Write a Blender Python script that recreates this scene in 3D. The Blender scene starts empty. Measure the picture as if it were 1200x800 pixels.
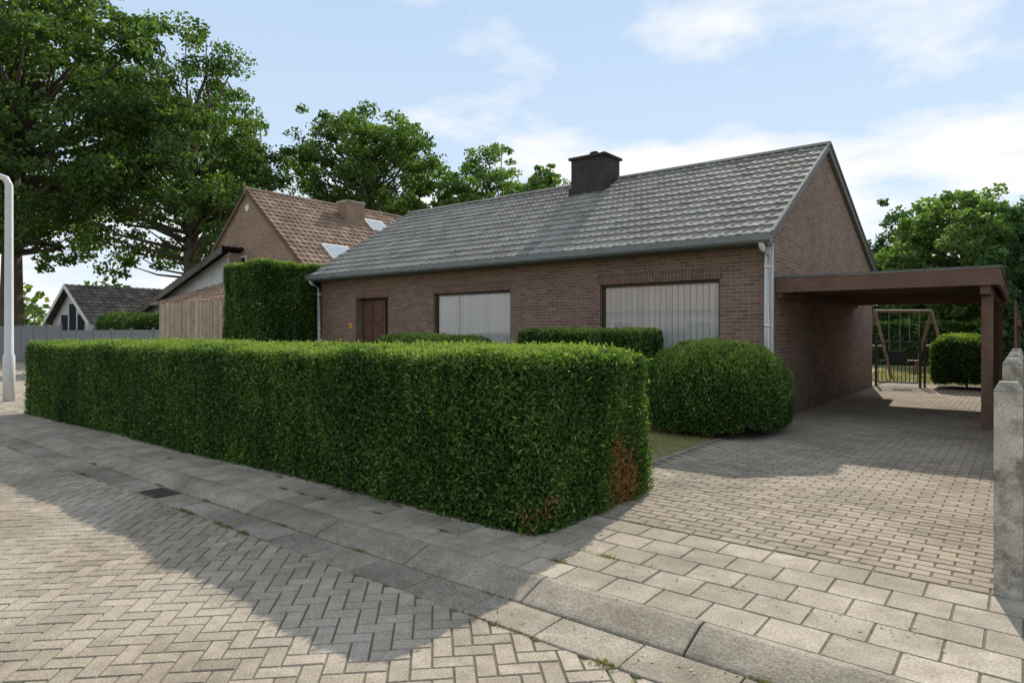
import bpy, math, random
import numpy as np
from mathutils import Vector
random.seed(7)
RNG=np.random.default_rng(11)
sc=bpy.context.scene
sc.view_settings.view_transform='Standard'
try: sc.view_settings.look='None'
except Exception: pass
sc.view_settings.exposure=0

# ---------------------------------------------------------------- materials
def newmat(name):
    m=bpy.data.materials.new(name); m.use_nodes=True
    nt=m.node_tree; nt.nodes.clear()
    out=nt.nodes.new('ShaderNodeOutputMaterial')
    return m,nt,out
def ramp(nt,stops,fac):
    r=nt.nodes.new('ShaderNodeValToRGB')
    el=r.color_ramp.elements
    while len(el)<len(stops): el.new(0.5)
    for e,(p,c) in zip(el,stops):
        e.position=p; e.color=(c[0],c[1],c[2],1)
    nt.links.new(fac,r.inputs['Fac']); return r.outputs['Color']
def noise(nt,scale,detail=4,rough=.55,vec=None):
    n=nt.nodes.new('ShaderNodeTexNoise'); n.inputs['Scale'].default_value=scale
    n.inputs['Detail'].default_value=detail; n.inputs['Roughness'].default_value=rough
    if vec is None:
        tc=nt.nodes.new('ShaderNodeTexCoord'); vec=tc.outputs['Object']
    nt.links.new(vec,n.inputs['Vector']); return n.outputs['Fac']
def mathn(nt,op,a,b=None,clamp=False):
    m=nt.nodes.new('ShaderNodeMath'); m.operation=op; m.use_clamp=clamp
    for i,v in enumerate((a,b)):
        if v is None: continue
        if isinstance(v,(int,float)): m.inputs[i].default_value=v
        else: nt.links.new(v,m.inputs[i])
    return m.outputs[0]
def maprange(nt,v,a,b,c,d):
    m=nt.nodes.new('ShaderNodeMapRange')
    nt.links.new(v,m.inputs[0])
    for i,x in enumerate((a,b,c,d)): m.inputs[i+1].default_value=x
    return m.outputs[0]
def mixc(nt,fac,a,b,mode='MIX'):
    m=nt.nodes.new('ShaderNodeMix'); m.data_type='RGBA'; m.blend_type=mode
    def s(sock,v):
        if isinstance(v,(int,float)): sock.default_value=v
        elif isinstance(v,tuple): sock.default_value=(v[0],v[1],v[2],1)
        else: nt.links.new(v,sock)
    s(m.inputs[0],fac); s(m.inputs[6],a); s(m.inputs[7],b)
    return m.outputs[2]
def finish(nt,out,col,rough=.8,bump=None,bstr=.3,bdist=.01,spec=.3,metal=0):
    p=nt.nodes.new('ShaderNodeBsdfPrincipled')
    if isinstance(col,tuple): p.inputs['Base Color'].default_value=(col[0],col[1],col[2],1)
    else: nt.links.new(col,p.inputs['Base Color'])
    if isinstance(rough,(int,float)): p.inputs['Roughness'].default_value=rough
    else: nt.links.new(rough,p.inputs['Roughness'])
    p.inputs['Specular IOR Level'].default_value=spec
    p.inputs['Metallic'].default_value=metal
    if bump is not None:
        b=nt.nodes.new('ShaderNodeBump'); b.inputs['Strength'].default_value=bstr
        b.inputs['Distance'].default_value=bdist
        nt.links.new(bump,b.inputs['Height']); nt.links.new(b.outputs[0],p.inputs['Normal'])
    nt.links.new(p.outputs[0],out.inputs[0])
def attr(nt,name='rnd'):
    a=nt.nodes.new('ShaderNodeAttribute'); a.attribute_name=name; return a.outputs['Fac']
def greyc(nt,v):
    c=nt.nodes.new('ShaderNodeCombineColor')
    for i in range(3): nt.links.new(v,c.inputs[i])
    return c.outputs[0]
def M(name,c1,c2,scale=5,rough=.8,bstr=.3,bdist=.01,rnd=None,spec=.3,patch=None,stain=None,metal=0,speck=0):
    m,nt,out=newmat(name)
    n=noise(nt,scale,3,.6)
    col=ramp(nt,[(.3,c1),(.7,c2)],n)
    if rnd:
        v=maprange(nt,attr(nt),0,1,rnd[0],rnd[1])
        col=mixc(nt,1.0,col,greyc(nt,v),'MULTIPLY')
    if patch:
        pn=noise(nt,patch[1],4,.6)
        f=maprange(nt,pn,patch[2],patch[3],0,patch[4])
        col=mixc(nt,f,col,patch[0])
    if stain:
        pn=noise(nt,stain[1],5,.7)
        f=maprange(nt,pn,stain[2],stain[3],0,stain[4])
        col=mixc(nt,f,col,stain[0])
    fine=noise(nt,scale*12,2,.6)
    if speck:
        col=mixc(nt,1.0,col,greyc(nt,maprange(nt,fine,.35,.65,1-speck,1+speck*.8)),'MULTIPLY')
    finish(nt,out,col,rough,fine if bstr>=.2 else None,bstr,bdist,spec,metal)
    return m
def brickmat(name,c1,c2,mortar,w=.215,h=.066,ms=.011,off=.5,tint=(.75,1.2)):
    m,nt,out=newmat(name)
    uv=nt.nodes.new('ShaderNodeUVMap'); uv.uv_map='UVMap'
    vec=uv.outputs[0]
    b=nt.nodes.new('ShaderNodeTexBrick')
    b.inputs['Scale'].default_value=1
    b.inputs['Brick Width'].default_value=w; b.inputs['Row Height'].default_value=h
    b.inputs['Mortar Size'].default_value=ms*.5; b.inputs['Mortar Smooth'].default_value=.15
    b.inputs['Bias'].default_value=0
    b.offset=off
    for k,c in (('Color1',c1),('Color2',c2),('Mortar',mortar)): b.inputs[k].default_value=(*c,1)
    nt.links.new(vec,b.inputs['Vector'])
    big=noise(nt,.7,4,.6); fine=noise(nt,30,2,.6)
    t=maprange(nt,mathn(nt,'ADD',mathn(nt,'MULTIPLY',big,.6),mathn(nt,'MULTIPLY',fine,.4)),.3,.7,tint[0],tint[1])
    col=mixc(nt,1.0,b.outputs['Color'],greyc(nt,t),'MULTIPLY')
    hgt=mathn(nt,'SUBTRACT',mathn(nt,'MULTIPLY',fine,.3),b.outputs['Fac'])
    finish(nt,out,col,.85,hgt,.6,.008,.2)
    return m
def rooftile(name,stops,rough=.6,moss=None,nw=.7,tw=.4):
    m,nt,out=newmat(name)
    uv=nt.nodes.new('ShaderNodeUVMap'); uv.uv_map='UVMap'
    fl=nt.nodes.new('ShaderNodeVectorMath'); fl.operation='FLOOR'
    nt.links.new(uv.outputs[0],fl.inputs[0])
    wn=nt.nodes.new('ShaderNodeTexWhiteNoise'); wn.noise_dimensions='2D'
    nt.links.new(fl.outputs[0],wn.inputs['Vector'])
    n=noise(nt,2.2,5,.65)
    v=mathn(nt,'ADD',mathn(nt,'ADD',mathn(nt,'MULTIPLY',wn.outputs['Value'],tw),mathn(nt,'MULTIPLY',n,nw)),.55-(tw+nw)/2)
    col=ramp(nt,stops,v)
    if moss:
        f=maprange(nt,noise(nt,1.1,5,.7),.52,.68,0,.4); col=mixc(nt,f,col,moss)
    finish(nt,out,col,rough,noise(nt,40,2,.6),.3,.006,.15)
    return m
def leafmat(name,stops,trans=.35,gloss=.03):
    m,nt,out=newmat(name)
    col=ramp(nt,stops,attr(nt))
    p=nt.nodes.new('ShaderNodeBsdfDiffuse'); nt.links.new(col,p.inputs['Color'])
    t=nt.nodes.new('ShaderNodeBsdfTranslucent')
    tc=mixc(nt,1.0,col,(1.4,1.5,.6),'MULTIPLY'); nt.links.new(tc,t.inputs['Color'])
    mx=nt.nodes.new('ShaderNodeMixShader'); mx.inputs[0].default_value=trans
    nt.links.new(p.outputs[0],mx.inputs[1]); nt.links.new(t.outputs[0],mx.inputs[2])
    gl=nt.nodes.new('ShaderNodeBsdfGlossy'); gl.inputs['Roughness'].default_value=.45
    m2=nt.nodes.new('ShaderNodeMixShader'); m2.inputs[0].default_value=gloss
    nt.links.new(mx.outputs[0],m2.inputs[1]); nt.links.new(gl.outputs[0],m2.inputs[2])
    nt.links.new(m2.outputs[0],out.inputs[0])
    return m
def plain(name,c,rough=.5,spec=.4,metal=0,var=.12,scale=6):
    return M(name,tuple(x*(1-var) for x in c),tuple(x*(1+var) for x in c),scale,rough,.08,.003,None,spec,metal=metal)
def glassmat(name,base=.06,mul=1.0):
    m,nt,out=newmat(name)
    f=nt.nodes.new('ShaderNodeFresnel'); f.inputs[0].default_value=1.5
    fac=mathn(nt,'ADD',mathn(nt,'MULTIPLY',f.outputs[0],mul),base,True)
    tr=nt.nodes.new('ShaderNodeBsdfTransparent'); tr.inputs[0].default_value=(.98,.99,.98,1)
    g=nt.nodes.new('ShaderNodeBsdfGlossy'); g.inputs['Roughness'].default_value=.01
    mx=nt.nodes.new('ShaderNodeMixShader'); nt.links.new(fac,mx.inputs[0])
    nt.links.new(tr.outputs[0],mx.inputs[1]); nt.links.new(g.outputs[0],mx.inputs[2])
    nt.links.new(mx.outputs[0],out.inputs[0]); return m

m_brick=brickmat('brown_brick',(.275,.172,.125),(.17,.106,.078),(.31,.27,.22),ms=.013)
m_soldier=brickmat('soldier_brick',(.215,.128,.094),(.145,.088,.066),(.27,.23,.19),w=.066,h=.215,off=0)
m_brick2=brickmat('neighbour_brick',(.35,.235,.16),(.25,.165,.115),(.33,.28,.22))
m_brick3=brickmat('opposite_brick',(.40,.25,.2),(.34,.21,.17),(.35,.3,.26))
m_roof=rooftile('grey_concrete_tile',[(.3,(.175,.167,.148)),(.55,(.26,.25,.225)),(.85,(.36,.35,.32))],.85,(.2,.2,.15),.45,.3)
m_roof2=rooftile('brown_roof_tile',[(.3,(.15,.10,.07)),(.6,(.25,.17,.122)),(.85,(.36,.26,.19))],.8)
m_roof3=rooftile('dark_roof_tile',[(.3,(.08,.07,.06)),(.6,(.14,.12,.10)),(.85,(.22,.20,.16))],.8,(.15,.15,.09))
m_roof4=rooftile('red_roof_tile',[(.3,(.3,.16,.11)),(.6,(.4,.22,.16)),(.85,(.45,.28,.2))],.7)
m_pave=M('road_clinker',(.28,.233,.175),(.405,.345,.27),9,.9,.5,.004,(.80,1.13),patch=((.46,.405,.33),.8,.42,.68,.65),stain=((.15,.125,.09),.55,.47,.70,.65),speck=.25)
m_drive=M('driveway_clinker',(.265,.216,.163),(.37,.31,.24),9,.9,.5,.004,(.76,1.15),patch=((.42,.365,.29),.7,.42,.7,.5),stain=((.14,.12,.085),.6,.46,.70,.65),speck=.25)
m_slab=M('pavement_slab',(.34,.288,.222),(.47,.412,.332),6,.9,.4,.003,(.78,1.12),stain=((.18,.155,.115),.9,.43,.67,.7),speck=.24)
m_kerb=M('kerb_concrete',(.25,.214,.165),(.375,.33,.265),6,.9,.7,.005,(.8,1.12),stain=((.14,.12,.088),1.3,.43,.68,.75),speck=.28)
m_joint=M('joint_sand',(.12,.103,.074),(.19,.165,.122),14,.95,.5,.004,stain=((.09,.125,.04),1.3,.44,.60,.9))
m_ground=M('ground_soil_grass',(.07,.10,.03),(.13,.15,.06),.6,.95,.5,.02)
m_lawn=M('lawn',(.13,.145,.05),(.23,.215,.095),3,.95,.6,.01,stain=((.31,.25,.14),1.2,.42,.62,.85))
m_conc=M('weathered_concrete',(.36,.335,.28),(.56,.53,.46),7,.9,.8,.006,stain=((.14,.13,.095),5,.47,.62,.8),speck=.2)
m_grey=plain('grey_fence_paint',(.2,.2,.2),.7)
m_wood=M('weathered_wood',(.32,.245,.175),(.45,.36,.27),3,.85,.3,.005,(.7,1.2))
m_brownwood=M('brown_painted_wood',(.13,.077,.052),(.19,.117,.082),4,.65,.2,.004,(.8,1.15),.25)
m_soffit=M('carport_soffit',(.22,.15,.11),(.30,.21,.155),3,.7,.2,.004)
m_gutter=plain('zinc_gutter',(.12,.13,.125),.6,.3)
m_gutter2=plain('zinc_eave_gutter',(.18,.195,.19),.5,.35)
m_white=plain('white_pvc',(.66,.66,.63),.45,.4,var=.05)
m_whitewall=M('white_render',(.48,.48,.47),(.62,.62,.6),2,.9,.2,.004)
m_lamp=plain('lamp_paint',(.6,.61,.6),.5,.4,var=.06)
m_frame=plain('brown_window_frame',(.055,.032,.024),.45,.5)
m_blind=M('vertical_blind_fabric',(.87,.87,.85),(.90,.90,.88),2,.8,.1,.002,(.88,1.0))
m_door=M('mahogany_door',(.085,.03,.022),(.125,.047,.034),6,.4,.1,.003,spec=.5)
m_dark=plain('dark_interior',(.03,.03,.03),.9,.1)
m_room=plain('room_wall',(.3,.29,.27),.9,.1)
m_slate=plain('chimney_slate',(.045,.04,.037),.75,.25,var=.3,scale=3)
m_black=plain('black_metal',(.025,.026,.027),.4,.5)
m_iron=M('cast_iron',(.05,.04,.03),(.10,.075,.055),20,.7,.4,.003)
m_glass=glassmat('window_glass',.04,1.0)
m_bark=M('bark',(.07,.056,.042),(.15,.125,.095),8,.95,.9,.03)
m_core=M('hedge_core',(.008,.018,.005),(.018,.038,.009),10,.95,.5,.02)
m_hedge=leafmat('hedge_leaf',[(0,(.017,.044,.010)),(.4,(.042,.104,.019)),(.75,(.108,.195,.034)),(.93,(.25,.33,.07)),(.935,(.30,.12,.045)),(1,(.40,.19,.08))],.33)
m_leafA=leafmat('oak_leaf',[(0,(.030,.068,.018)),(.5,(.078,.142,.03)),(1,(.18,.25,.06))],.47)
m_leafB=leafmat('light_leaf',[(0,(.06,.12,.035)),(.5,(.12,.2,.055)),(1,(.2,.28,.08))],.5)
m_leafC=leafmat('conifer_leaf',[(0,(.02,.06,.02)),(.5,(.045,.11,.035)),(1,(.09,.17,.055))],.3)
m_grass=leafmat('grass_blade',[(0,(.10,.125,.035)),(.5,(.22,.205,.075)),(1,(.42,.34,.17))],.4)
m_red=plain('red_cloth',(.4,.03,.03),.7)
m_yellow=plain('house_number_enamel',(.6,.3,.05),.4)

# ---------------------------------------------------------------- mesh helpers
def group(name):
    e=bpy.data.objects.new(name,None); sc.collection.objects.link(e); e.empty_display_size=.2; return e
def planar_uv(me):
    uv=me.uv_layers.new(name='UVMap')
    vs=me.vertices
    for p in me.polygons:
        n=p.normal
        for li in p.loop_indices:
            co=vs[me.loops[li].vertex_index].co
            if abs(n.z)>.9: t=(co.x,co.y)
            elif abs(n.x)>abs(n.y): t=(co.y,co.z)
            else: t=(co.x,co.z)
            uv.data[li].uv=t
class MB:
    def __init__(s): s.v=[];s.f=[];s.r=[]
    def poly(s,pts,r=None):
        b=len(s.v); s.v+= [tuple(p) for p in pts]; s.f.append(tuple(range(b,b+len(pts))))
        r=random.random() if r is None else r; s.r+=[r]*len(pts)
    def box(s,x0,x1,y0,y1,z0,z1,r=None):
        b=len(s.v); r=random.random() if r is None else r
        s.v+=[(x0,y0,z0),(x1,y0,z0),(x1,y1,z0),(x0,y1,z0),(x0,y0,z1),(x1,y0,z1),(x1,y1,z1),(x0,y1,z1)]
        s.f+=[tuple(b+i for i in q) for q in ((0,3,2,1),(4,5,6,7),(0,1,5,4),(1,2,6,5),(2,3,7,6),(3,0,4,7))]
        s.r+=[r]*8
    def extr(s,prof,axis,a,b_,r=None):
        r=random.random() if r is None else r
        b=len(s.v); n=len(prof)
        for c in (a,b_):
            for (u,w) in prof:
                s.v.append((c,u,w) if axis=='x' else ((u,c,w) if axis=='y' else (u,w,c)))
        s.r+=[r]*(2*n)
        s.f.append(tuple(b+i for i in range(n))); s.f.append(tuple(b+n+i for i in reversed(range(n))))
        for i in range(n):
            j=(i+1)%n; s.f.append((b+i,b+n+i,b+n+j,b+j))
    def tube(s,pts,rad,n=8,r=.5):
        pts=[Vector(p) for p in pts]; rings=[]
        for i,p in enumerate(pts):
            d=(pts[min(i+1,len(pts)-1)]-pts[max(i-1,0)]).normalized()
            a=d.orthogonal().normalized() if abs(d.z)>.9 else Vector((0,0,1)).cross(d).normalized()
            if abs(d.z)>.9:
                a=(Vector((1,0,0))-d*d.x).normalized()
            bb=d.cross(a)
            base=len(s.v)
            for k in range(n):
                t=2*math.pi*k/n
                s.v.append(tuple(p+(a*math.cos(t)+bb*math.sin(t))*rad[i]))
            s.r+=[r]*n; rings.append(base)
        for i in range(len(rings)-1):
            for k in range(n):
                k2=(k+1)%n; s.f.append((rings[i]+k,rings[i]+k2,rings[i+1]+k2,rings[i+1]+k))
        s.f.append(tuple(rings[-1]+k for k in range(n))); s.f.append(tuple(rings[0]+k for k in reversed(range(n))))
    def build(s,name,mat,parent=None,bevel=0,smooth=False):
        me=bpy.data.meshes.new(name); me.from_pydata(s.v,[],s.f); me.update()
        planar_uv(me)
        a=me.attributes.new('rnd','FLOAT','POINT'); a.data.foreach_set('value',s.r)
        ob=bpy.data.objects.new(name,me); sc.collection.objects.link(ob)
        me.materials.append(mat)
        if parent: ob.parent=parent
        if bevel:
            bv=ob.modifiers.new('bev','BEVEL'); bv.width=bevel; bv.segments=2; bv.limit_method='ANGLE'
        if smooth:
            for p in me.polygons: p.use_smooth=True
        return ob
def box(name,x0,x1,y0,y1,z0,z1,mat,parent=None,bevel=0):
    b=MB(); b.box(x0,x1,y0,y1,z0,z1,.5); return b.build(name,mat,parent,bevel)
def sheet(name,x0,x1,y0,y1,z,mat,parent=None):
    b=MB(); b.poly([(x0,y0,z),(x1,y0,z),(x1,y1,z),(x0,y1,z)],.5); return b.build(name,mat,parent)

def quads_mesh(name,V,rnd,mat,parent=None):
    n=len(V); me=bpy.data.meshes.new(name)
    me.vertices.add(n*4); me.vertices.foreach_set('co',V.astype(np.float32).ravel())
    me.loops.add(n*4); me.loops.foreach_set('vertex_index',np.arange(n*4,dtype=np.int32))
    me.polygons.add(n); me.polygons.foreach_set('loop_start',np.arange(0,n*4,4,dtype=np.int32))
    me.polygons.foreach_set('loop_total',np.full(n,4,dtype=np.int32))
    me.update(calc_edges=True)
    a=me.attributes.new('rnd','FLOAT','POINT'); a.data.foreach_set('value',np.repeat(rnd,4).astype(np.float32))
    me.materials.append(mat)
    ob=bpy.data.objects.new(name,me); sc.collection.objects.link(ob)
    if parent: ob.parent=parent
    return ob
def unit(a): return a/np.maximum(np.linalg.norm(a,axis=1,keepdims=True),1e-9)
def leaves(P,D,L,W):
    n=len(P); D=unit(D); R=unit(np.cross(D,RNG.normal(size=(n,3))))
    L=L[:,None];W=W[:,None]
    return np.stack([P-D*L*.5,P+R*W*.5,P+D*L*.5,P-R*W*.5],axis=1)
_k=RNG.normal(size=(10,3)); _ph=RNG.uniform(0,6.28,10)
def lump(P,f,o=0):
    s=np.zeros(len(P))
    for i in range(5): s+=np.sin(P@(_k[(i+o)%10]*f)+_ph[(i+o)%10]+o)
    return s/5

# ---------------------------------------------------------------- ground
sheet('ground',-250,250,-250,250,-.16,m_ground)
g=group('road')
sheet('road_bed',-160,90,-3.4,2.75,-.0862,m_joint,g)
def paver(V,Rn,cx,cy,w,l,ang,z,bev=.006,gap=.004):
    hw=w/2-gap/2; hl=l/2-gap/2
    ca,sa=math.cos(ang),math.sin(ang)
    dz=max(-.002,min(.002,random.gauss(0,.001))); tx=random.gauss(0,.006); ty=random.gauss(0,.006)
    def P(a,b,zz): return (cx+a*ca-b*sa, cy+a*sa+b*ca, z+zz+dz+a*tx+b*ty)
    o=[P(-hl,-hw,-.012),P(hl,-hw,-.012),P(hl,hw,-.012),P(-hl,hw,-.012)]
    il,iw=hl-bev,hw-bev
    t=[P(-il,-iw,0),P(il,-iw,0),P(il,iw,0),P(-il,iw,0)]
    r=random.random()
    V.append(t); Rn.append(r)
    for k in range(4):
        V.append([o[k],o[(k+1)%4],t[(k+1)%4],t[k]]); Rn.append(r*.85)
V=[];Rn=[]; u=.102; c45=math.sqrt(.5)
x0,x1,y0,y1=-30,4,-3.4,2.74
for i in range(-400,400):
    for j in range(-400,400):
        k=(i-j)%4
        if k==0: a,b,ang=i+1,j+.5,0
        elif k==3: a,b,ang=i+.5,j+1,math.pi/2
        else: continue
        wx=(a*c45-b*c45)*u; wy=(a*c45+b*c45)*u
        wx-=12
        if x0<wx<x1 and y0<wy<y1-.02:
            if wx<-18 and (wy<-1): continue
            paver(V,Rn,wx,wy,u,2*u,ang+math.pi/4,-.08)
quads_mesh('herringbone_pavers',np.array(V),np.array(Rn),m_pave,g)
g=group('kerb')
b=MB(); x=-60
while x<12:
    b.box(x+.003,x+.497,2.70,2.985,-.2,-.073+random.uniform(-.002,.003)); x+=.5
b.build('gutter_stones',m_kerb,g,.007)
b=MB(); x=-60.3
while x<12:
    dz=random.uniform(-.003,.004)
    b.extr([(2.99,-.2),(2.99,-.068+dz),(3.02,-.055+dz),(3.17,-.008+dz),(3.21,.002+dz),(3.26,.002+dz),(3.26,-.2)],'x',x+.005,x+.995); x+=1.0
b.build('kerb_stones',m_kerb,g,.008)
g=group('drain_grate'); 
b=MB(); b.box(-6.86,-6.46,2.72,2.97,-.09,-.066,.5); b.build('frame',m_iron,g,.004)
b=MB()
for i in range(7): b.box(-6.83+i*.053,-6.80+i*.053,2.75,2.94,-.09,-.058,.5)
b.build('bars',m_iron,g)
g=group('pavement')
sheet('pavement_bed',-160,90,3.26,4.62,-.0075,m_joint,g)
V=[];Rn=[]
for j in range(5):
    for i in range(-140,30):
        xx=i*.3+(.15 if j%2 else 0)
        paver(V,Rn,xx,3.262+.135+j*.27,.268,.3,0,0,.005,.005)
quads_mesh('slabs',np.array(V),np.array(Rn),m_slab,g)
g=group('opposite_pavement'); box('slab',-160,90,-6,-3.42,-.2,0,m_slab,g)
g=group('driveway')
sheet('driveway_bed',-3.34,-.02,4.62,22.5,-.0065,m_joint,g)
V=[];Rn=[]
nr=int((22.4-4.63)/.102)
for j in range(nr):
    for i in range(17):
        xx=-3.3+i*.2+(.1 if j%2 else 0)
        if xx>-.08: continue
        paver(V,Rn,xx+.05,4.63+.05+j*.102,.101,.2,0,0,.006,.005)
quads_mesh('clinkers',np.array(V),np.array(Rn),m_drive,g)
b=MB()
x=5.85
while x<11.2:
    b.box(-3.40,-3.345,x+.004,x+.996,-.2,.012); x+=1
b.build('edging',m_kerb,g,.004)
b=MB(); b.box(-200,-3.405,4.63,200,-.2,-.012,.5); b.box(-.015,200,4.63,200,-.2,-.012,.5); b.box(-3.405,-.015,22.5,200,-.2,-.012,.5)
lawn=group('lawn'); b.build('turf',m_lawn,lawn)
n=26000
P=np.stack([RNG.uniform(-6.5,-3.41,n),RNG.uniform(5.6,10.5,n),np.full(n,0.004)],1)
D=np.stack([RNG.normal(0,.5,n),RNG.normal(0,.5,n),np.ones(n)],1)
L=RNG.uniform(.02,.05,n)
r=np.clip(.66+.35*lump(P,2.0)+RNG.normal(0,.2,n),0,1)
quads_mesh('grass_blades',leaves(P,D,L,np.full(n,.006)),r,m_grass,lawn)
n=9000
P=np.stack([RNG.uniform(-4.5,-.3,n),RNG.uniform(22.5,32,n),np.full(n,0.01)],1)
D=np.stack([RNG.normal(0,.5,n),RNG.normal(0,.5,n),np.ones(n)],1)
quads_mesh('grass_tufts',leaves(P,D,RNG.uniform(.04,.09,n),np.full(n,.02)),RNG.uniform(0,.7,n),m_grass,lawn)
# weeds in gutter, kerb and slab joints
wd=group('joint_weeds'); VV=[];RR=[]
n=5200
xs=RNG.uniform(-14,0,n); k=(np.sin(xs*2.1)+np.sin(xs*5.3+1)+RNG.normal(0,.3,n))>.6; xs=xs[k]; n=len(xs)
line=RNG.choice([2.695,2.988,3.262,4.622],n,p=[.35,.35,.1,.2])
P=np.stack([xs,line+RNG.normal(0,.006,n),np.where(line<3.2,-.07,0.0)],1)
VV.append(leaves(P,np.stack([RNG.normal(0,.8,n),RNG.normal(0,.8,n),np.ones(n)],1),RNG.uniform(.008,.03,n),np.full(n,.006))); RR.append(RNG.uniform(0,.6,n))
for i in range(30):
    cx=RNG.uniform(-9,-.3); cy=RNG.choice([2.695,2.988,4.622,3.53,3.80]); n=60
    P=np.stack([cx+RNG.normal(0,.035,n),cy+RNG.normal(0,.012,n),np.full(n,-.068 if cy<3.2 else .002)],1)
    VV.append(leaves(P,np.stack([RNG.normal(0,.7,n),RNG.normal(0,.7,n),np.ones(n)],1),RNG.uniform(.015,.045,n),np.full(n,.007))); RR.append(RNG.uniform(.1,.6,n))
quads_mesh('weed_blades',np.concatenate(VV),np.concatenate(RR),m_grass,wd)
n=1100
xs=RNG.uniform(-14,-.2,n); wh=RNG.random(n)
ys=np.where(wh<.45,3.86-np.abs(RNG.normal(0,.18,n)),np.where(wh<.75,2.85+RNG.normal(0,.08,n),RNG.uniform(1.0,4.6,n)))
k=~((ys>3.9)&(xs<-2.75)); xs=xs[k];ys=ys[k];n=len(xs)
zs=np.where(ys<3.0,-.064,.009)
P=np.stack([xs,ys,zs],1); D=np.stack([RNG.normal(size=n),RNG.normal(size=n),RNG.normal(0,.15,n)],1); D=unit(D)
R=unit(np.cross(D,np.array([[0,0,1.]]).repeat(n,0)+RNG.normal(0,.25,(n,3)))); L=RNG.uniform(.012,.03,n)[:,None]
quads_mesh('fallen_leaves',np.stack([P-D*L*.5,P+R*L*.25,P+D*L*.5,P-R*L*.25],1),RNG.uniform(.4,1,n),m_grass)
box('forecourt_paving',-60,-15.2,4.64,10.5,-.2,-.004,m_slab)

# ---------------------------------------------------------------- hedges
def clipped(name,x0,x1,y0,y1,z1,r,dens,leaf,bot=None,amp=.035,mat=None,brown=None,dens_fn=None,lowz=0.0,seed=0):
    mat=mat or m_hedge
    g=group(name)
    lo=np.array([x0+r,y0+r,(bot if bot is not None else -9)]); hi=np.array([x1-r,y1-r,z1-r])
    lo=np.minimum(lo,hi)
    def mp(P,off=0.0):
        Q=np.clip(P,lo,hi); D=P-Q; N=unit(D)
        d=amp*lump(P,2.2,seed)+amp*.6*lump(P,6.5,seed+3)+amp*.35*lump(P,15,seed+5)
        return Q+N*(r+off+d)[:,None],N
    faces=[('y',y0),('y',y1),('x',x0),('x',x1),('z',z1)]
    V=[]
    st=.09
    for ax,c in faces:
        ra=(x0,x1) if ax!='x' else (y0,y1)
        rb=(lowz,z1) if ax!='z' else (y0,y1)
        na=max(2,int((ra[1]-ra[0])/st)); nb=max(2,int((rb[1]-rb[0])/st))
        A,B=np.meshgrid(np.linspace(*ra,na+1),np.linspace(*rb,nb+1),indexing='ij')
        G=np.zeros((na+1,nb+1,3))
        if ax=='y': G[...,0]=A;G[...,1]=c;G[...,2]=B
        elif ax=='x': G[...,0]=c;G[...,1]=A;G[...,2]=B
        else: G[...,0]=A;G[...,1]=B;G[...,2]=c
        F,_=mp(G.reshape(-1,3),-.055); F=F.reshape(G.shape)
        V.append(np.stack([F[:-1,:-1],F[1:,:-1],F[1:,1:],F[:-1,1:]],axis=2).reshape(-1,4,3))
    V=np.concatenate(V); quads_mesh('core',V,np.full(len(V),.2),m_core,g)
    allV=[];allR=[]
    for ax,c in faces:
        ra=(x0,x1) if ax!='x' else (y0,y1)
        rb=(lowz,z1) if ax!='z' else (y0,y1)
        area=(ra[1]-ra[0])*(rb[1]-rb[0])
        n=int(area*dens)
        A=RNG.uniform(*ra,n);B=RNG.uniform(*rb,n)
        P=np.zeros((n,3))
        if ax=='y': P[:,0]=A;P[:,1]=c;P[:,2]=B
        elif ax=='x': P[:,0]=c;P[:,1]=A;P[:,2]=B
        else: P[:,0]=A;P[:,1]=B;P[:,2]=c
        if dens_fn is not None:
            k=RNG.random(n)<dens_fn(P); P=P[k]; n=len(P)
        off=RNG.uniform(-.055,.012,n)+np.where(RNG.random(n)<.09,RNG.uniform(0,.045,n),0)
        Q,N=mp(P,off)
        D=N*.55+RNG.normal(0,.6,(n,3))+np.array([0,0,.25])
        L=leaf*RNG.uniform(.6,1.3,n); W=L*RNG.uniform(.25,.42,n)
        rr=.37+.2*lump(Q,4,seed+1)+.17*lump(Q,11,seed+2)+(off+.03)*5.5+RNG.normal(0,.14,n)+.34*np.maximum(N[:,2],0)  # upward-facing leaves get a lighter colour: sunlit top painted into the leaf tone
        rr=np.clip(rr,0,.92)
        if brown:
            for (bx,by,bz,br,bp) in brown:
                dd=np.linalg.norm((Q-np.array([bx,by,bz]))*np.array([1,1,.8]),axis=1)+br*.35*lump(Q,14,4)+RNG.normal(0,br*.25,n)
                rr=np.where((dd<br)&(RNG.random(n)<bp),RNG.uniform(.94,1,n),rr)
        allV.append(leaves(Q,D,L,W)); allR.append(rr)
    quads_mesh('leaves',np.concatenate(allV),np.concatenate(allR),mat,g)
    return g
def near_d(P):
    d=np.hypot(P[:,0],P[:,1]); f=np.clip(1.2-d/11,.3,1)
    return f*np.where(P[:,1]>5.6,.2,1)
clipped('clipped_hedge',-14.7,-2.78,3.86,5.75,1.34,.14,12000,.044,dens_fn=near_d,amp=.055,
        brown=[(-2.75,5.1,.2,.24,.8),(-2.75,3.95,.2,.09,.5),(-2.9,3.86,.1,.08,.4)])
clipped('rounded_shrub',-4.85,-2.68,8.85,10.95,1.36,.85,4600,.05,bot=.5,amp=.07,seed=2)
clipped('low_clipped_hedge',-7.5,-4.9,9.6,10.5,1.56,.12,2600,.06,amp=.02,seed=3)
clipped('low_clipped_hedge.001',-11.8,-8.5,9.4,10.7,1.46,.5,1800,.06,amp=.03,seed=1)
clipped('tall_clipped_hedge',-18.2,-16.25,9.5,11.9,3.5,.2,2000,.08,amp=.07,seed=4)
clipped('garden_shrub',-2.0,-.65,20.5,22.3,1.42,.4,1400,.08,bot=.4,amp=.08,seed=5)
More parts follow.
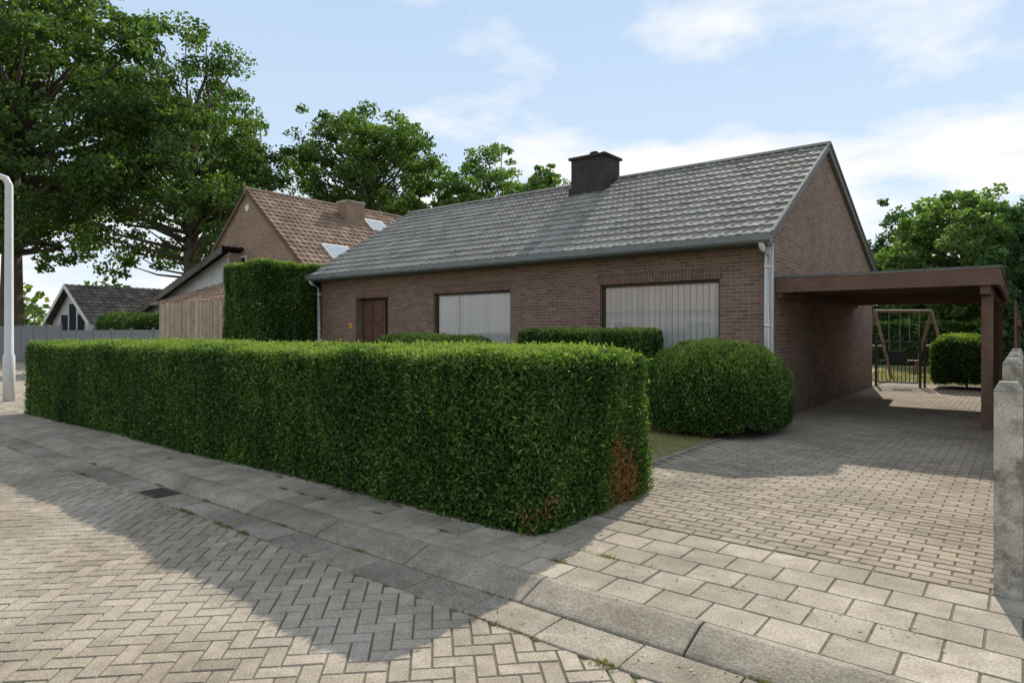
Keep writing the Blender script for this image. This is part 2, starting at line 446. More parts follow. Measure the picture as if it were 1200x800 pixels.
clipped('garden_hedge',-30,12,35,36,2.0,.2,200,.25,amp=.1,seed=6)

# ---------------------------------------------------------------- walls & roofs
def wall_x(name,y,x0,x1,z0,z1,ops,depth,mat,parent,sign=1):
    b=MB(); xs=sorted({x0,x1,*[o[0] for o in ops],*[o[1] for o in ops]})
    for a,c in zip(xs[:-1],xs[1:]):
        blk=sorted([(o[2],o[3]) for o in ops if o[0]<=a+1e-6 and o[1]>=c-1e-6]); z=z0
        for (p,q) in blk+[(z1,z1)]:
            if p>z+1e-6: b.poly([(a,y,z),(c,y,z),(c,y,p),(a,y,p)],.5)
            z=q
    for (a,c,p,q) in ops:
        yi=y+depth*sign
        b.poly([(a,y,p),(a,yi,p),(a,yi,q),(a,y,q)],.5); b.poly([(c,y,p),(c,y,q),(c,yi,q),(c,yi,p)],.5)
        b.poly([(a,y,q),(a,yi,q),(c,yi,q),(c,y,q)],.5); b.poly([(a,y,p),(c,y,p),(c,yi,p),(a,yi,p)],.5)
    return b.build(name,mat,parent)
def tiles(name,O,U,L,S,W,mat,parent,tw=.3,ch=.34,amp=.028,step=.03,ns=8,prof='roll'):
    O=Vector(O);U=Vector(U).normalized();S=Vector(S).normalized();N=U.cross(S)
    if N.z<0: N=-N
    nc=int(round(L/tw)); tw=L/nc; nr=int(round(W/ch)); ch=W/nr
    us=[i*tw/ns for i in range(nc*ns+1)]
    def h(u):
        t=(u/tw)%1.0
        if prof=='roll':
            a=max(0,math.cos((t-.12)*2*math.pi*1.0)); b_=max(0,math.cos((t-.62)*2*math.pi))
            return amp*(a**1.2)+amp*.45*(b_**2)
        return amp*(.5+.5*math.sin(2*math.pi*t))
    hs=[h(u) for u in us]; m=len(us)
    verts=[];faces=[]
    for j in range(nr):
        jit=[random.uniform(-.003,.003) for _ in range(nc+1)]
        for (s,e) in ((j*ch,step),((j+1)*ch,0.0)):
            for i,(u,hh) in enumerate(zip(us,hs)):
                verts.append(tuple(O+U*u+S*s+N*(hh+e+(jit[i//ns] if e else 0))))
    for i in range(2*nr-1):
        for k in range(m-1):
            faces.append((i*m+k,i*m+k+1,(i+1)*m+k+1,(i+1)*m+k))
    b0=len(verts)
    for u in us: verts.append(tuple(O+U*u-N*.02))
    for k in range(m-1): faces.append((b0+k,b0+k+1,k+1,k))
    me=bpy.data.meshes.new(name); me.from_pydata(verts,[],faces); me.update()
    uv=me.uv_layers.new(name='UVMap'); data=[]
    for fi,p in enumerate(me.polygons):
        i,k=divmod(fi,m-1); col=k//ns; row=(i//2) if i<2*nr-1 else 0
        for _ in range(4): data+= [col+.5,row+.5]
    uv.data.foreach_set('uv',data)
    me.materials.append(mat); ob=bpy.data.objects.new(name,me); sc.collection.objects.link(ob); ob.parent=parent
    return ob
def gable(name,x,pts,mat,parent,axis='x'):
    b=MB()
    b.poly([(x,p[0],p[1]) if axis=='x' else (p[0],x,p[1]) for p in pts],.5); return b.build(name,mat,parent)

# main house
H=group('brick_bungalow')
XL,XR,YF,YB=-16.17,-3.36,11.43,20.7
RY,RZ=15.15,5.55; EY,EZ=11.08,3.14
def zf(y): return EZ+(y-EY)*(RZ-EZ)/(RY-EY)
EYB,EZB=21.0,3.14
def zb(y): return EZB+(EYB-y)*(RZ-EZB)/(EYB-RY)
W1=(-6.75,-4.28,.95,2.47); W2=(-11.52,-9.08,.95,2.47); D1=(-14.56,-13.2,.16,2.45)
wall_x('front_wall',YF,XL,XR,-.1,3.2,[W1,W2,D1],.12,m_brick,H)
for nm,xx in (('gable_right',XR),('gable_left',XL)):
    gable(nm,xx,[(YF,-.1),(YB,-.1),(YB,zb(YB)-.03),(RY,RZ-.04),(YF,zf(YF)-.03)],m_brick,H)
gable('rear_wall',YB,[(XL,-.1),(XR,-.1),(XR,3.1),(XL,3.1)],m_brick,H,'y')
sl=Vector((0,RY-EY,RZ-EZ)); 
tiles('roof_front',(XL-.22,EY,EZ),(1,0,0),XR-XL+.32,sl,sl.length,m_roof,H,.30,.345,.026,.036)
sb=Vector((0,RY-EYB,RZ-EZB))
tiles('roof_back',(XL-.22,EYB,EZB),(1,0,0),XR-XL+.32,sb,sb.length,m_roof,H,.30,.36,.03,.03,4)
b=MB(); b.poly([(XL-.2,EY+.02,EZ-.03),(XR+.06,EY+.02,EZ-.03),(XR+.06,RY,RZ-.03),(XL-.2,RY,RZ-.03)],.5)
b.poly([(XL-.2,EYB,EZB-.03),(XR+.06,EYB,EZB-.03),(XR+.06,RY,RZ-.035),(XL-.2,RY,RZ-.035)],.5); b.build('roof_underlay',m_dark,H)
b=MB(); x=XL-.22
while x<XR+.05:
    pr=[(RY+.13*math.cos(t),RZ-.02+.09*math.sin(t)) for t in [math.pi*k/8 for k in range(9)]]
    b.extr(pr,'x',x,min(x+.4,XR+.1)-.004); x+=.4
b.build('ridge_tiles',m_roof,H)
for nm,xa,xb in (('verge_right',XR+.004,XR+.085),('verge_left',XL-.2,XL-.004)):
    b=MB()
    b.extr([(EY,EZ-.11),(RY,RZ-.13),(RY,RZ+.03),(EY,EZ+.035)],'x',xa,xb,.5)
    b.extr([(EYB,EZB-.11),(RY+.002,RZ-.13),(RY+.002,RZ+.03),(EYB,EZB+.035)],'x',xa,xb,.5)
    b.build(nm,m_gutter,H)
b=MB()
b.extr([(EY,EZ+.037),(RY,RZ+.032),(RY,RZ+.065),(EY,EZ+.065)],'x',XR+.07,XR+.12,.5)
b.extr([(EYB,EZB+.037),(RY+.002,RZ+.032),(RY+.002,RZ+.065),(EYB,EZB+.065)],'x',XR+.07,XR+.12,.5)
b.build('verge_tiles',m_roof,H)
box('soffit',XL-.2,XR+.0,EY+.02,YF-.002,EZ-.16,EZ-.10,m_gutter,H)
b=MB()
pr=[(EY-.13,EZ-.015),(EY-.145,EZ+.0),(EY-.145,EZ-.10),(EY-.11,EZ-.14),(EY-.01,EZ-.14),(EY+.01,EZ-.10),(EY+.01,EZ-.02),(EY-.005,EZ-.02),(EY-.01,EZ-.09),(EY-.12,EZ-.09)]
b.extr(pr,'x',XL-.24,XR+.1,.5); b.build('gutter',m_gutter2,H)
for nm,xx in (('downpipe_right',XR-.10),('downpipe_left',XL+.0)):
    b=MB(); b.tube([(xx+.03,EY-.06,EZ-.12),(xx+.03,EY+.02,EZ-.22),(xx+.03,YF-.075,EZ-.34),(xx+.03,YF-.075,0)],[.05]*4,12)
    for zc_ in (.6,1.6,2.6): b.tube([(xx+.03,YF-.075,zc_),(xx+.03,YF-.075,zc_+.05)],[.056,.056],12)
    b.build(nm,m_white,H,smooth=True)
box('corner_trim',XR-.13,XR+.02,YF-.03,YF-.004,0,3.02,m_white,H)
for nm,o in (('lintel_window_right',W1),('lintel_window_left',W2),('lintel_door',D1)):
    box(nm,o[0]-.05,o[1]+.05,YF-.006,YF-.0035,o[3]+.002,o[3]+.215,m_soldier,H)
def window(nm,o,mull=False):
    a,c,p,q=o; y=YF+.085
    b=MB(); f=.055
    b.box(a+.003,c-.003,y,y+.06,p+.003,p+f); b.box(a+.003,c-.003,y,y+.06,q-f,q-.003)
    b.box(a+.003,a+f,y,y+.06,p+f,q-f); b.box(c-f,c-.003,y,y+.06,p+f,q-f)
    b.build(nm+'_frame',m_frame,H,.004)
    b=MB(); b.poly([(a+f,y+.03,p+f),(c-f,y+.03,p+f),(c-f,y+.03,q-f),(a+f,y+.03,q-f)],.5); b.build(nm+'_glass',m_glass,H)
    b=MB(); x=a+.05; w=.121
    while x<c-.08:
        t=math.radians(10+random.uniform(-4,4)); hl=.054; dx=hl*math.cos(t); dy=hl*math.sin(t)
        yy=y+.062; x2=x+w*.5; zb_=p+.07+random.uniform(-.006,.006)
        pts=[]
        for s in (-1,-.4,.4,1):
            bow=.010*(1-s*s); pts.append((x2+dx*s+bow*math.sin(t),yy+dy*s-bow*math.cos(t)))
        r=random.random()
        for i in range(3): b.poly([(*pts[i],zb_),(*pts[i+1],zb_),(*pts[i+1],q-.05),(*pts[i],q-.05)],r)
        x+=w
    b.build(nm+'_blinds',m_blind,H)
    box(nm+'_room',a-.02,c+.02,y+.35,y+.4,p-.1,q+.1,m_room,H)
    b=MB(); b.extr([(YF-.05,p-.035),(YF+.09,p-.01),(YF+.09,p-.07),(YF-.05,p-.07)],'x',a-.04,c+.04,.5); b.build(nm+'_sill',m_slate,H)
window('window_right',W1); window('window_left',W2)
a,c,p,q=D1; ydr=YF+.26
b=MB(); b.poly([(a,YF+.12,p),(a,ydr,p),(a,ydr,q),(a,YF+.12,q)],.5); b.poly([(c,YF+.12,p),(c,ydr,p),(c,ydr,q),(c,YF+.12,q)],.5)
b.build('porch_sides',m_brick,H)
b=MB(); b.poly([(a,YF+.12,q),(c,YF+.12,q),(c,ydr,q),(a,ydr,q)],.5); b.build('porch_ceiling',m_brownwood,H)
box('porch_step',a-.2,c+.2,YF-.55,ydr,-.1,p-.005,m_conc,H,.01)
b=MB(); b.box(a+.003,c-.003,ydr-.01,ydr+.05,p,q); b.build('door_panel_back',m_frame,H)
b=MB(); b.box(a+.05,a+1.0,ydr-.055,ydr-.012,p+.02,q-.06); b.build('front_door',m_door,H,.006)
b=MB()
for (z0,z1) in ((p+.15,p+.85),(p+1.0,p+1.5),(p+1.62,q-.18)):
    for (xa,xb) in ((a+.15,a+.48),(a+.57,a+.90)):
        b.box(xa,xb,ydr-.075,ydr-.057,z0,z1)
b.build('door_panels',m_door,H,.012)
b=MB(); b.poly([(a+1.08,ydr-.02,p+.1),(c-.06,ydr-.02,p+.1),(c-.06,ydr-.02,q-.08),(a+1.08,ydr-.02,q-.08)],.5); b.build('side_light',m_glass,H)
b=MB(); b.tube([(a+.95,ydr-.1,p+.9),(a+.95,ydr-.1,p+1.15)],[.015,.015],8); b.build('door_handle',m_white,H)
box('house_number',a-.28,a-.12,YF-.02,YF-.004,1.62,1.78,m_yellow,H,.004)
box('chimney',-9.35,-8.35,14.35,15.15,4.9,6.02,m_slate,H,.01)
box('chimney_flashing',-9.40,-8.30,14.30,15.2,4.9,5.28,m_slate,H,.01)
box('chimney_cap',-9.41,-8.29,14.29,15.21,6.022,6.09,m_slate,H,.015)
b=MB(); b.tube([(-8.85,14.75,6.09),(-8.85,14.75,6.2)],[.1,.1],12); b.tube([(-8.85,14.75,6.22),(-8.85,14.75,6.25)],[.16,.13],12); b.build('chimney_cowl',m_black,H)

# ---------------------------------------------------------------- carport
C=group('carport')
cx0,cx1,cy0,cy1=XR+.01,-.26,11.55,18.2; cz=2.44
b=MB(); b.box(cx0,cx1,cy0,cy0+.04,cz-.25,cz,.3); b.box(cx1-.04,cx1,cy0+.042,cy1,cz-.25,cz,.5); b.box(cx0,cx1,cy1+.002,cy1+.04,cz-.25,cz,.7)
b.build('fascia',m_brownwood,C,.004)
b=MB(); b.box(cx0,cx1+.02,cy0-.02,cy0+.0,cz-.0+.002,cz+.03,.5); b.box(cx1-.01,cx1+.02,cy0+.002,cy1,cz+.002,cz+.03,.5); b.build('roof_trim',m_gutter,C)
box('roof_deck',cx0,cx1-.042,cy0+.042,cy1,cz-.09,cz-.03,m_soffit,C)
b=MB(); y=cy0+.35
while y<cy1:
    b.box(cx0,cx1-.045,y,y+.07,cz-.22,cz-.092); y+=.75
b.build('joists',m_brownwood,C)
b=MB(); b.box(-.5,-.38,cy0+.1,cy1-.05,cz-.37,cz-.225,.5); b.build('edge_beam',m_brownwood,C,.004)
b=MB()
for y in (12.35,15.2,18.0): b.box(-.515,-.365,y,y+.15,-.05,cz-.372)
b.build('posts',m_brownwood,C,.006)
b=MB(); b.box(cx0,-3.26,cy0+.05,cy1-.05,cz-.33,cz-.225,.5); b.build('wall_plate',m_brownwood,C,.004)

# ---------------------------------------------------------------- concrete boundary wall on right
F=group('concrete_fence')
def cpost(b,x0,x1,y0,y1,z1):
    b.box(x0,x1,y0,y1,-.1,z1-.05,.6)
    pts=[(x0,y0),(x1,y0),(x1,y1),(x0,y1)]
    t=[(x0+.025,y0+.025),(x1-.025,y0+.025),(x1-.025,y1-.025),(x0+.025,y1-.025)]
    for k in range(4):
        k2=(k+1)%4; b.poly([(*pts[k],z1-.05),(*pts[k2],z1-.05),(*t[k2],z1),(*t[k],z1)],.6)
    b.poly([(*q,z1) for q in t],.6)
b=MB(); y=4.62
while y<11.5:
    cpost(b,-.135,.0,y,y+.13,1.22 if y<5 else 1.3); y+=1.95
b.build('posts',m_conc,F,.008)
b=MB(); y=4.752
for i in range(4):
    for z in (0,.36,.72):
        b.box(-.09,-.045,y,y+1.815,z-.03,z+.352,random.random())
    y+=1.95
b.build('panels',m_conc,F,.006)
F=group('wooden_fence')
b=MB(); y=12.5
while y<26:
    b.box(-.11,-.085,y,y+.115,.05,2.0+random.uniform(-.01,.01)); y+=.125
b.box(-.08,-.03,12.5,26,.4,.5); b.box(-.08,-.03,12.5,26,1.6,1.7)
b.build('slats',m_brownwood,F)
N=group('garage_building')
box('walls',.5,5,13,24,-.1,2.6,m_brick3,N); box('roof',.35,5.15,12.8,24.2,2.605,2.8,m_gutter,N)

# ---------------------------------------------------------------- garden gate & swing
G=group('garden_gate')
b=MB(); gx0,gx1,gy=-3.33,-2.2,20.9
b.box(gx0,gx0+.06,gy,gy+.06,0,1.4);b.box(gx1-.06,gx1,gy,gy+.06,0,1.4)
b.box(gx0+.08,gx1-.08,gy+.01,gy+.05,1.22,1.26);b.box(gx0+.08,gx1-.08,gy+.01,gy+.05,.1,.14);b.box(gx0+.08,gx1-.08,gy+.01,gy+.05,.7,.73)
x=gx0+.08
while x<gx1-.08: b.box(x,x+.018,gy+.02,gy+.038,.1,1.24); x+=.095
b.build('bars',m_black,G)
box('mailbox_plate',gx0+.35,gx0+.8,gy-.01,gy+.008,.66,1.0,m_black,G)
F=group('wire_fence')
b=MB()
for x in (-2.15,-1.2,-.2): b.box(x,x+.05,gy,gy+.05,0,1.3)
for k in range(14): b.box(-2.15,-.15,gy+.02,gy+.027,.1+k*.09,.106+k*.09)
x=-2.1
while x<-.2: b.box(x,x+.006,gy+.028,gy+.034,.1,1.28); x+=.09
b.build('mesh_panel',m_black,F)
S=group('swing_set')
A=Vector((-4.0,25.2,2.25)); B=Vector((-2.5,26.6,2.25)); dv=(B-A).normalized(); pv=Vector((-dv.y,dv.x,0))
b=MB(); b.tube([A,B],[.055,.055])
for e in (A,B):
    for s in (-1,1):
        o=e+pv*s*.85; b.tube([e,(o.x,o.y,0)],[.05,.05])
    m1=e+pv*.45; m2=e-pv*.45; b.tube([(m1.x,m1.y,1.05),(m2.x,m2.y,1.05)],[.035,.035])
b.build('frame',m_brownwood,S)
b=MB()
for t in (.5,.9,1.25,1.6):
    p=A+dv*t; b.tube([p,(p.x,p.y,.55)],[.009,.009],5)
b.build('ropes',m_grey,S)
b=MB()
for t in (.7,1.42):
    p=A+dv*t; b.box(p.x-.2,p.x+.2,p.y-.12,p.y+.12,.52,.56)
b.build('seats',m_red,S,.01)

# ---------------------------------------------------------------- fences left
F=group('timber_screen_fence')
b=MB(); x=-23.2
while x<-17.8:
    b.box(x,x+.118,9.9+random.uniform(0,.012),9.93,0,2.5+random.uniform(-.02,.02)); x+=.125
b.box(-23.2,-17.8,9.935,9.98,.4,.5,.4); b.box(-23.2,-17.8,9.935,9.98,2.0,2.1,.4)
b.build('slats',m_wood,F)
F=group('grey_fence')
b=MB(); x=-48
while x<-23.5:
    b.box(x,x+1.9,10.9,10.94,0,1.62+(.25 if x<-36 else 0)); b.box(x+1.91,x+1.99,10.88,10.97,0,1.7+(.25 if x<-36 else 0)); x+=2
b.build('panels',m_grey,F,.01)

# ---------------------------------------------------------------- neighbour house
N=group('neighbour_brick_house')
nx0,nx1,ny0,ny1,nrx,nrz,nez=-32.8,-23.8,16.0,26.0,-28.3,8.15,4.4
sill=(-29.25,-28.35,4.35,5.1)
gable('gable_front',ny0,[(nx0,-.1),(nx1,-.1),(nx1,nez),(nrx,nrz-.06),(nx0,nez)],m_brick2,N,'y')
gable('wall_right',nx1,[(ny0,-.1),(ny1,-.1),(ny1,nez),(ny0,nez)],m_brick2,N)
gable('wall_left',nx0,[(ny0,-.1),(ny1,-.1),(ny1,nez),(ny0,nez)],m_brick2,N)
gable('gable_rear',ny1,[(nx0,-.1),(nx1,-.1),(nx1,nez),(nrx,nrz-.06),(nx0,nez)],m_brick2,N,'y')
s1=Vector((nrx-(nx1+.35),0,nrz-(nez-.28)))
tiles('roof_right',(nx1+.35,ny0-.12,nez-.28),(0,1,0),ny1-ny0+.3,s1,s1.length,m_roof2,N,.3,.36,.04,.04,6,'wave')
s2=Vector((nrx-(nx0-.35),0,nrz-(nez-.28)))
tiles('roof_left',(nx0-.35,ny0-.12,nez-.28),(0,1,0),ny1-ny0+.3,s2,s2.length,m_roof2,N,.3,.36,.04,.04,4,'wave')
b=MB(); b.tube([(nrx,ny0-.15,nrz),(nrx,ny1+.2,nrz)],[.13,.13],8); b.build('ridge',m_roof2,N)
b=MB()
for xe in (nx1+.35,nx0-.35):
    b.poly([(xe,ny0-.14,nez-.3),(nrx,ny0-.14,nrz-.02),(nrx,ny0-.14,nrz-.2),(xe,ny0-.14,nez-.46)],.5)
b.build('bargeboards',m_brownwood,N)
box('gutter',nx1+.33,nx1+.45,ny0-.12,ny1,nez-.4,nez-.28,m_gutter,N)
box('chimney',-27.7,-26.9,20.6,21.7,6.5,8.15,m_brick2,N); box('chimney_cap',-27.75,-26.85,20.55,21.75,8.152,8.25,m_conc,N)
sn=s1.normalized(); nn=Vector((-sn.z,0,sn.x)); nn=nn if nn.z>0 else -nn
m_sky=plain('skylight_glass',(.35,.4,.45),.1,.6)
def skyl(nm,t,y0,y1,ln):
    O=Vector((nx1+.35,0,nez-.28))+sn*t
    b=MB(); 
    def P(s,y,h): v=O+sn*s+nn*h; return (v.x,y,v.z)
    c=[P(0,y0,0),P(0,y1,0),P(ln,y1,0),P(ln,y0,0)]; d=[P(0,y0,.14),P(0,y1,.14),P(ln,y1,.14),P(ln,y0,.14)]
    for k in range(4): b.poly([c[k],c[(k+1)%4],d[(k+1)%4],d[k]],.5)
    b.poly(d,.5); b.build(nm+'_frame',m_white,N)
    b=MB(); b.poly([P(.08,y0+.08,.15),P(.08,y1-.08,.15),P(ln-.08,y1-.08,.15),P(ln-.08,y0+.08,.15)],.5); b.build(nm+'_glass',m_sky,N)
skyl('skylight_low',1.0,17.7,19.1,1.1); skyl('skylight_high',4.2,22.0,23.2,1.0)
box('window_frame',sill[0],sill[1],ny0-.05,ny0-.004,sill[2],sill[3],m_white,N)
b=MB()
for k in range(2): b.box(sill[0]+.07+k*.42,sill[0]+.41+k*.42,ny0-.06,ny0-.053,sill[2]+.08,sill[3]-.08)
b.build('window_panes',m_dark,N)
b=MB(); b.tube([(nrx,ny0-.03,7.3),(nrx,ny0-.01,7.3)],[.16,.16],16); b.build('vent',m_white,N)
Wg=group('neighbour_wing')
pr=[(-37.5,-.1),(-28.8,-.1),(-28.8,5.25),(-37.5,2.75)]
gable('wing_wall',15.4,pr,m_whitewall,Wg,'y')
gable('wing_wall_side',-28.8,[(15.4,-.1),(16,-.1),(16,5.2),(15.4,5.2)],m_brick2,Wg)
O=Vector((-38.3,14.9,2.52)); T=Vector((-28.6,14.9,5.45)); ss=T-O
tiles('wing_roof',O+Vector((0,0,.0)),(0,1,0),9,ss,ss.length,m_roof3,Wg,.3,.36,.04,.04,4,'wave')
b=MB(); b.extr([(O.x,O.z-.32),(T.x,T.z-.36),(T.x,T.z-.02),(O.x,O.z-.02)],'y',14.86,14.93,.5); b.build('wing_barge',m_roof3,Wg)
b=MB(); b.extr([(O.x,O.z-.06),(T.x,T.z-.06),(T.x,T.z-.02),(O.x,O.z-.02)],'y',14.94,23.8,.5); b.build('wing_deck',m_dark,Wg)
Wo=group('neighbour_outbuilding')
box('walls',-26.5,-18.4,11.5,15.0,-.1,2.7,m_brick2,Wo)
s3=Vector((0,2.2,.75)); tiles('roof',(-27,11.2,2.6),(1,0,0),8.9,s3,s3.length*1.6,m_roof2,Wo,.3,.36,.04,.04,4,'wave')
Sg=group('white_gabled_house')
sx0,sx1,sy0,sy1,srx,srz,sez=-44.3,-37.9,13.0,19.5,-41.1,4.05,2.1
gable('gable',sy0,[(sx0,-.1),(sx1,-.1),(sx1,sez),(srx,srz),(sx0,sez)],m_whitewall,Sg,'y')
gable('wall',sx1,[(sy0,-.1),(sy1,-.1),(sy1,sez),(sy0,sez)],m_whitewall,Sg)
for sgn,xe in ((1,sx1+.35),(-1,sx0-.35)):
    s4=Vector((srx-xe,0,srz+.1-(sez-.12))); tiles('roof_r' if sgn>0 else 'roof_l',(xe,sy0-.4,sez-.12),(0,1,0),sy1-sy0+.8,s4,s4.length,m_roof3,Sg,.3,.36,.04,.04,4,'wave')
b=MB()
for xe in (sx0-.35,sx1+.35):
    b.extr([(xe,sez-.3),(srx,srz-.1),(srx,srz+.12),(xe,sez-.08)],'y',sy0-.44,sy0-.4,.5)
b.build('white_bargeboards',m_white,Sg)
b=MB()
for k in range(3): b.box(-42.8+k*1.25,-41.85+k*1.25,sy0-.03,sy0-.006,.9,2.5 if k!=1 else 3.1)
b.build('windows',m_dark,Sg)
clipped('garden_shrub.001',-34,-29.5,11.6,13.2,2.35,.5,300,.16,amp=.15,seed=2)
Op=group('opposite_house')
box('walls',-24,-6,-22,-14,-.1,2.9,m_brick3,Op)
s5=Vector((0,-4.2,3.0)); tiles('roof',(-24.3,-13.7,2.85),(1,0,0),18.6,s5,s5.length,m_roof4,Op,.3,.36,.04,.04,3,'wave')
s6=Vector((0,4.2,3.0)); tiles('roof_rear',(-24.3,-22.1,2.85),(1,0,0),18.6,s6,s6.length,m_roof4,Op,.3,.36,.04,.04,3,'wave')
for sx in (-24,-6): gable('gable',sx+(.02 if sx>-10 else -.02),[(-22,2.9),(-14,2.9),(-18,5.8)],m_brick3,Op)
b=MB()
for xx in (-21,-16,-11.5,-8.5): b.box(xx,xx+1.6,-13.99,-13.96,.9,2.3)
b.build('window_frames',m_white,Op)
b=MB()
for xx in (-21,-16,-11.5,-8.5): b.box(xx+.1,xx+1.5,-13.955,-13.95,1.0,2.2)
b.build('window_panes',m_dark,Op)

# ---------------------------------------------------------------- street lamp
Lp=group('street_lamp')
lx,ly=-17.5,4.32
b=MB(); b.tube([(lx,ly,-.1),(lx,ly,1.0),(lx,ly,1.05),(lx,ly,4.75),(lx-.02,ly-.05,4.88),(lx-.12,ly-.2,4.95),(lx-.3,ly-.5,4.98)],[.115,.11,.085,.075,.07,.06,.055],14); b.build('pole',m_lamp,Lp,smooth=True)
b=MB()
prf=[(-.11,-.03),(.11,-.03),(.09,.05),(.04,.08),(-.04,.08),(-.09,.05)]
hd=Vector((-.5,-.86,0)); rt=Vector((.86,-.5,0)); o=Vector((lx-.2,ly-.35,4.98))
rings=[]
for t,s in ((0,.6),(.15,1),(.6,1),(.75,.5)):
    rings.append([tuple(o+hd*t+rt*(p[0]*s)+Vector((0,0,p[1]*s))) for p in prf])
for i in range(3):
    for k in range(6):
        b.poly([rings[i][k],rings[i][(k+1)%6],rings[i+1][(k+1)%6],rings[i+1][k]],.5)
b.poly(rings[0],.5); b.poly(rings[-1],.5)
b.build('lamp_head',m_lamp,Lp)

# ---------------------------------------------------------------- trees
def tree(name,x,y,h,cb,rx,n_cl,lpc,leaf,mat,cr=1.6,trunk=.4,top=.8,seed=0,fork=.3,lean=(0,0),ell=1.0):
    rs=np.random.default_rng(seed+100); g=group(name)
    cz=(h+cb)/2; rz=(h-cb)/2
    C=[]
    tries=0
    while len(C)<n_cl and tries<20000:
        tries+=1
        v=rs.normal(size=3); v/=np.linalg.norm(v); rad=rs.uniform(.35,1)**.55
        lob=1+.18*math.sin(3*math.atan2(v[1],v[0])+seed)+.15*math.sin(5*v[2]+seed*2)
        p=v*rad*lob*np.array([rx*1.0,rx*ell,rz])*.9
        if p[2]<-rz*.5 and np.hypot(p[0],p[1])<rx*.25: continue
        taper=1-.35*max(0,p[2]/rz)**2
        p[0]*=taper;p[1]*=taper
        q=np.array([x+lean[0],y+lean[1],cz])+p
        if all(np.linalg.norm(q-c)>cr*.62 for c in C): C.append(q)
    b=MB()
    ft=Vector((x+lean[0]*.3,y+lean[1]*.3,h*fork)); 
    topP=Vector((x+lean[0],y+lean[1],h*top))
    mid=(ft+topP)/2+Vector((rs.normal()*.3,rs.normal()*.3,0))
    b.tube([(x,y,-.2),(x,y,.3),(x+rs.normal()*.1,y,h*fork*.5),ft,mid,topP],[trunk*1.5,trunk*1.1,trunk*.9,trunk*.75,trunk*.45,trunk*.1],10)
    for c in C:
        c=Vector(c)
        tt=min(max((c.z-ft.z)/(topP.z-ft.z)*.75-.15,-.15),.85)
        if tt<.5: s=ft.lerp(mid,max(0,tt*2)) if tt>0 else ft.lerp(Vector((x,y,0)),-tt)
        else: s=mid.lerp(topP,(tt-.5)*2)
        d=(c-s).length
        m1=s.lerp(c,.5)+Vector((rs.normal(),rs.normal(),rs.normal()*.4-.1))*d*.07+Vector((0,0,-.04*d))
        r0=min(trunk*.42,.03+d*.018)
        b.tube([s,m1,c],[r0,r0*.6,.02],6)
    b.build('trunk_and_limbs',m_bark,g,smooth=True)
    Vs=[];Rs=[]
    for c in C:
        nsub=6
        for k in range(nsub):
            n=int(lpc/nsub*rs.uniform(.6,1.3))
            sc_=c+rs.normal(size=3)*cr*.42*np.array([1,1,.75]); r=cr*rs.uniform(.22,.5)
            v=rs.normal(size=(n,3)); v=unit(v)*(rs.random((n,1))**.45)*r*np.array([1.2,1.2,.75])
            P=sc_+v
            D=unit(v)*.4+rs.normal(size=(n,3))*.6+np.array([0,0,-.15])
            L=leaf*rs.uniform(.6,1.25,n); Vs.append(leaves(P,D,L,L*.62))
            tone=rs.uniform(-.2,.2)
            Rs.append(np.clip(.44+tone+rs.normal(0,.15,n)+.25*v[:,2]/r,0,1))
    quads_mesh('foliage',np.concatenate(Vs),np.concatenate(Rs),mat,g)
    return g
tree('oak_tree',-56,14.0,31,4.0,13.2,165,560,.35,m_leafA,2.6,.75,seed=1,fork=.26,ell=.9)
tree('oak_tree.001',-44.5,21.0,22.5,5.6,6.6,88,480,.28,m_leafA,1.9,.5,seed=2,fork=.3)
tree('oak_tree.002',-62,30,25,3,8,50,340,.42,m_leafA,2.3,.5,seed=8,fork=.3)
tree('broadleaf_tree',-40.5,33.0,20.2,5.5,6.9,80,500,.31,m_leafA,1.9,.45,seed=3,fork=.3)
tree('broadleaf_tree.001',-36.0,42.5,18.0,7.5,4.3,44,360,.3,m_leafB,1.5,.25,seed=4,fork=.45)
tree('broadleaf_tree.002',-31.2,44,15.6,7.5,2.6,24,300,.3,m_leafB,1.3,.2,seed=5,fork=.5)
tree('broadleaf_tree.003',-42.5,41.5,16.5,6,4.5,34,320,.36,m_leafB,1.8,.3,seed=12,fork=.3)
tree('conifer_tree',-2.2,37.5,8.6,.6,3.7,85,560,.22,m_leafB,1.1,.3,seed=6,fork=.2)
tree('conifer_tree.001',-5.3,41,8.6,.5,2.3,40,420,.24,m_leafC,1.1,.25,seed=7,fork=.2)
tree('conifer_tree.002',.2,32,6.6,.3,1.3,30,400,.2,m_leafC,.8,.2,seed=9,fork=.2)
gb=group('distant_trees'); Vs=[];Rs=[]
def blob(x,y,hh,n,s0,s1):
    v=unit(RNG.normal(size=(n,3)))*RNG.random((n,1))**.4*np.array([3.6,3,hh/2])
    P=np.array([x,y,hh/2])+v; L=RNG.uniform(s0,s1,n); Vs.append(leaves(P,RNG.normal(size=(n,3)),L,L*.7)); Rs.append(np.clip(RNG.normal(.4,.2,n),0,1))
for i in range(110):
    x=-95+i*1.8+RNG.normal()*2; y=75+RNG.uniform(-8,8)- (0 if x>-60 else (x+60)*.9)
    blob(x,y,RNG.uniform(3.5,6.5),240,.6,1.1)
for i in range(45):
    blob(-62-RNG.uniform(0,30),-5+i*2.1,RNG.uniform(4,7),260,.5,.9)
quads_mesh('foliage',np.concatenate(Vs),np.concatenate(Rs),m_leafA,gb)

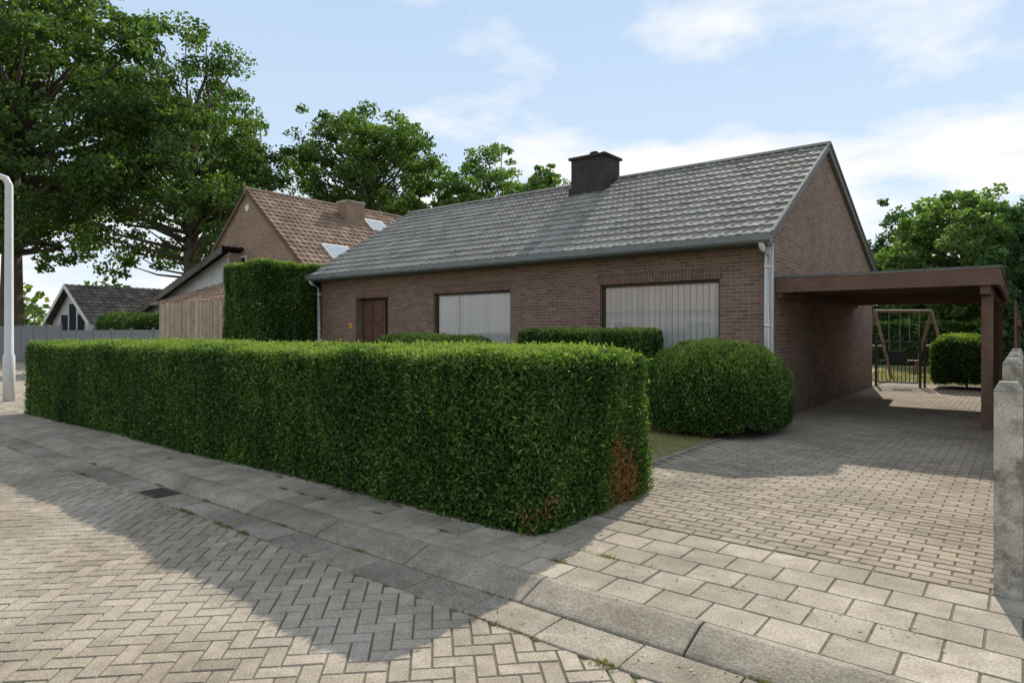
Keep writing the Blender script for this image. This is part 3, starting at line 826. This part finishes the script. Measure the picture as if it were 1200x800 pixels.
# ---------------------------------------------------------------- light / sky
sd=Vector((-.30,1.36,1.0)).normalized()
elev=math.asin(sd.z); az=math.atan2(sd.x,sd.y)
sun=bpy.data.lights.new('sun','SUN'); sun.energy=4.9; sun.angle=math.radians(.5); sun.color=(1,.92,.79)
so=bpy.data.objects.new('sun',sun); sc.collection.objects.link(so)
so.rotation_euler=(-sd).to_track_quat('-Z','Y').to_euler(); so.location=(0,0,30)
w=bpy.data.worlds.new('World'); sc.world=w; w.use_nodes=True; nt=w.node_tree; nt.nodes.clear()
wo=nt.nodes.new('ShaderNodeOutputWorld'); bg=nt.nodes.new('ShaderNodeBackground'); bg.inputs[1].default_value=.15
sky=nt.nodes.new('ShaderNodeTexSky'); sky.sky_type='NISHITA'; sky.sun_disc=False
sky.sun_elevation=elev; sky.sun_rotation=az; sky.air_density=1.0; sky.dust_density=0.0; sky.ozone_density=1.5
tc=nt.nodes.new('ShaderNodeTexCoord'); sp=nt.nodes.new('ShaderNodeSeparateXYZ'); nt.links.new(tc.outputs['Generated'],sp.inputs[0])
zc=mathn(nt,'MAXIMUM',sp.outputs[2],0.0)
zz=mathn(nt,'ADD',zc,.13)
cb=nt.nodes.new('ShaderNodeCombineXYZ')
nt.links.new(mathn(nt,'DIVIDE',sp.outputs[0],zz),cb.inputs[0]); nt.links.new(mathn(nt,'DIVIDE',sp.outputs[1],zz),cb.inputs[1]); cb.inputs[2].default_value=7.7
n1=noise(nt,1.25,6,.55,cb.outputs[0])
n2=noise(nt,.45,2,.5,cb.outputs[0])
low=maprange(nt,sp.outputs[2],.05,.36,.11,-.01)
cl=mathn(nt,'ADD',mathn(nt,'ADD',mathn(nt,'MULTIPLY',n1,.6),mathn(nt,'MULTIPLY',n2,.4)),low)
mask=maprange(nt,cl,.515,.60,0,.93)
haze=ramp(nt,[(0,(5.9,6.3,6.7)),(.2,(4.6,5.5,6.5)),(.55,(3.5,4.7,6.3)),(1,(3.8,4.6,5.7))],zc)
base=mixc(nt,.86,sky.outputs[0],haze)
col=mixc(nt,mask,base,(6.9,6.85,6.8))
nt.links.new(col,bg.inputs[0]); nt.links.new(bg.outputs[0],wo.inputs[0])

# ---------------------------------------------------------------- camera
cam=bpy.data.cameras.new('camera'); co=bpy.data.objects.new('camera',cam); sc.collection.objects.link(co)
co.location=(0,0,1.5); co.rotation_euler=(math.radians(90),0,math.radians(38.3))
cam.sensor_width=36; cam.lens=759/1200*36; cam.shift_y=-10/1200; cam.clip_end=1000; cam.clip_start=.05
sc.camera=co
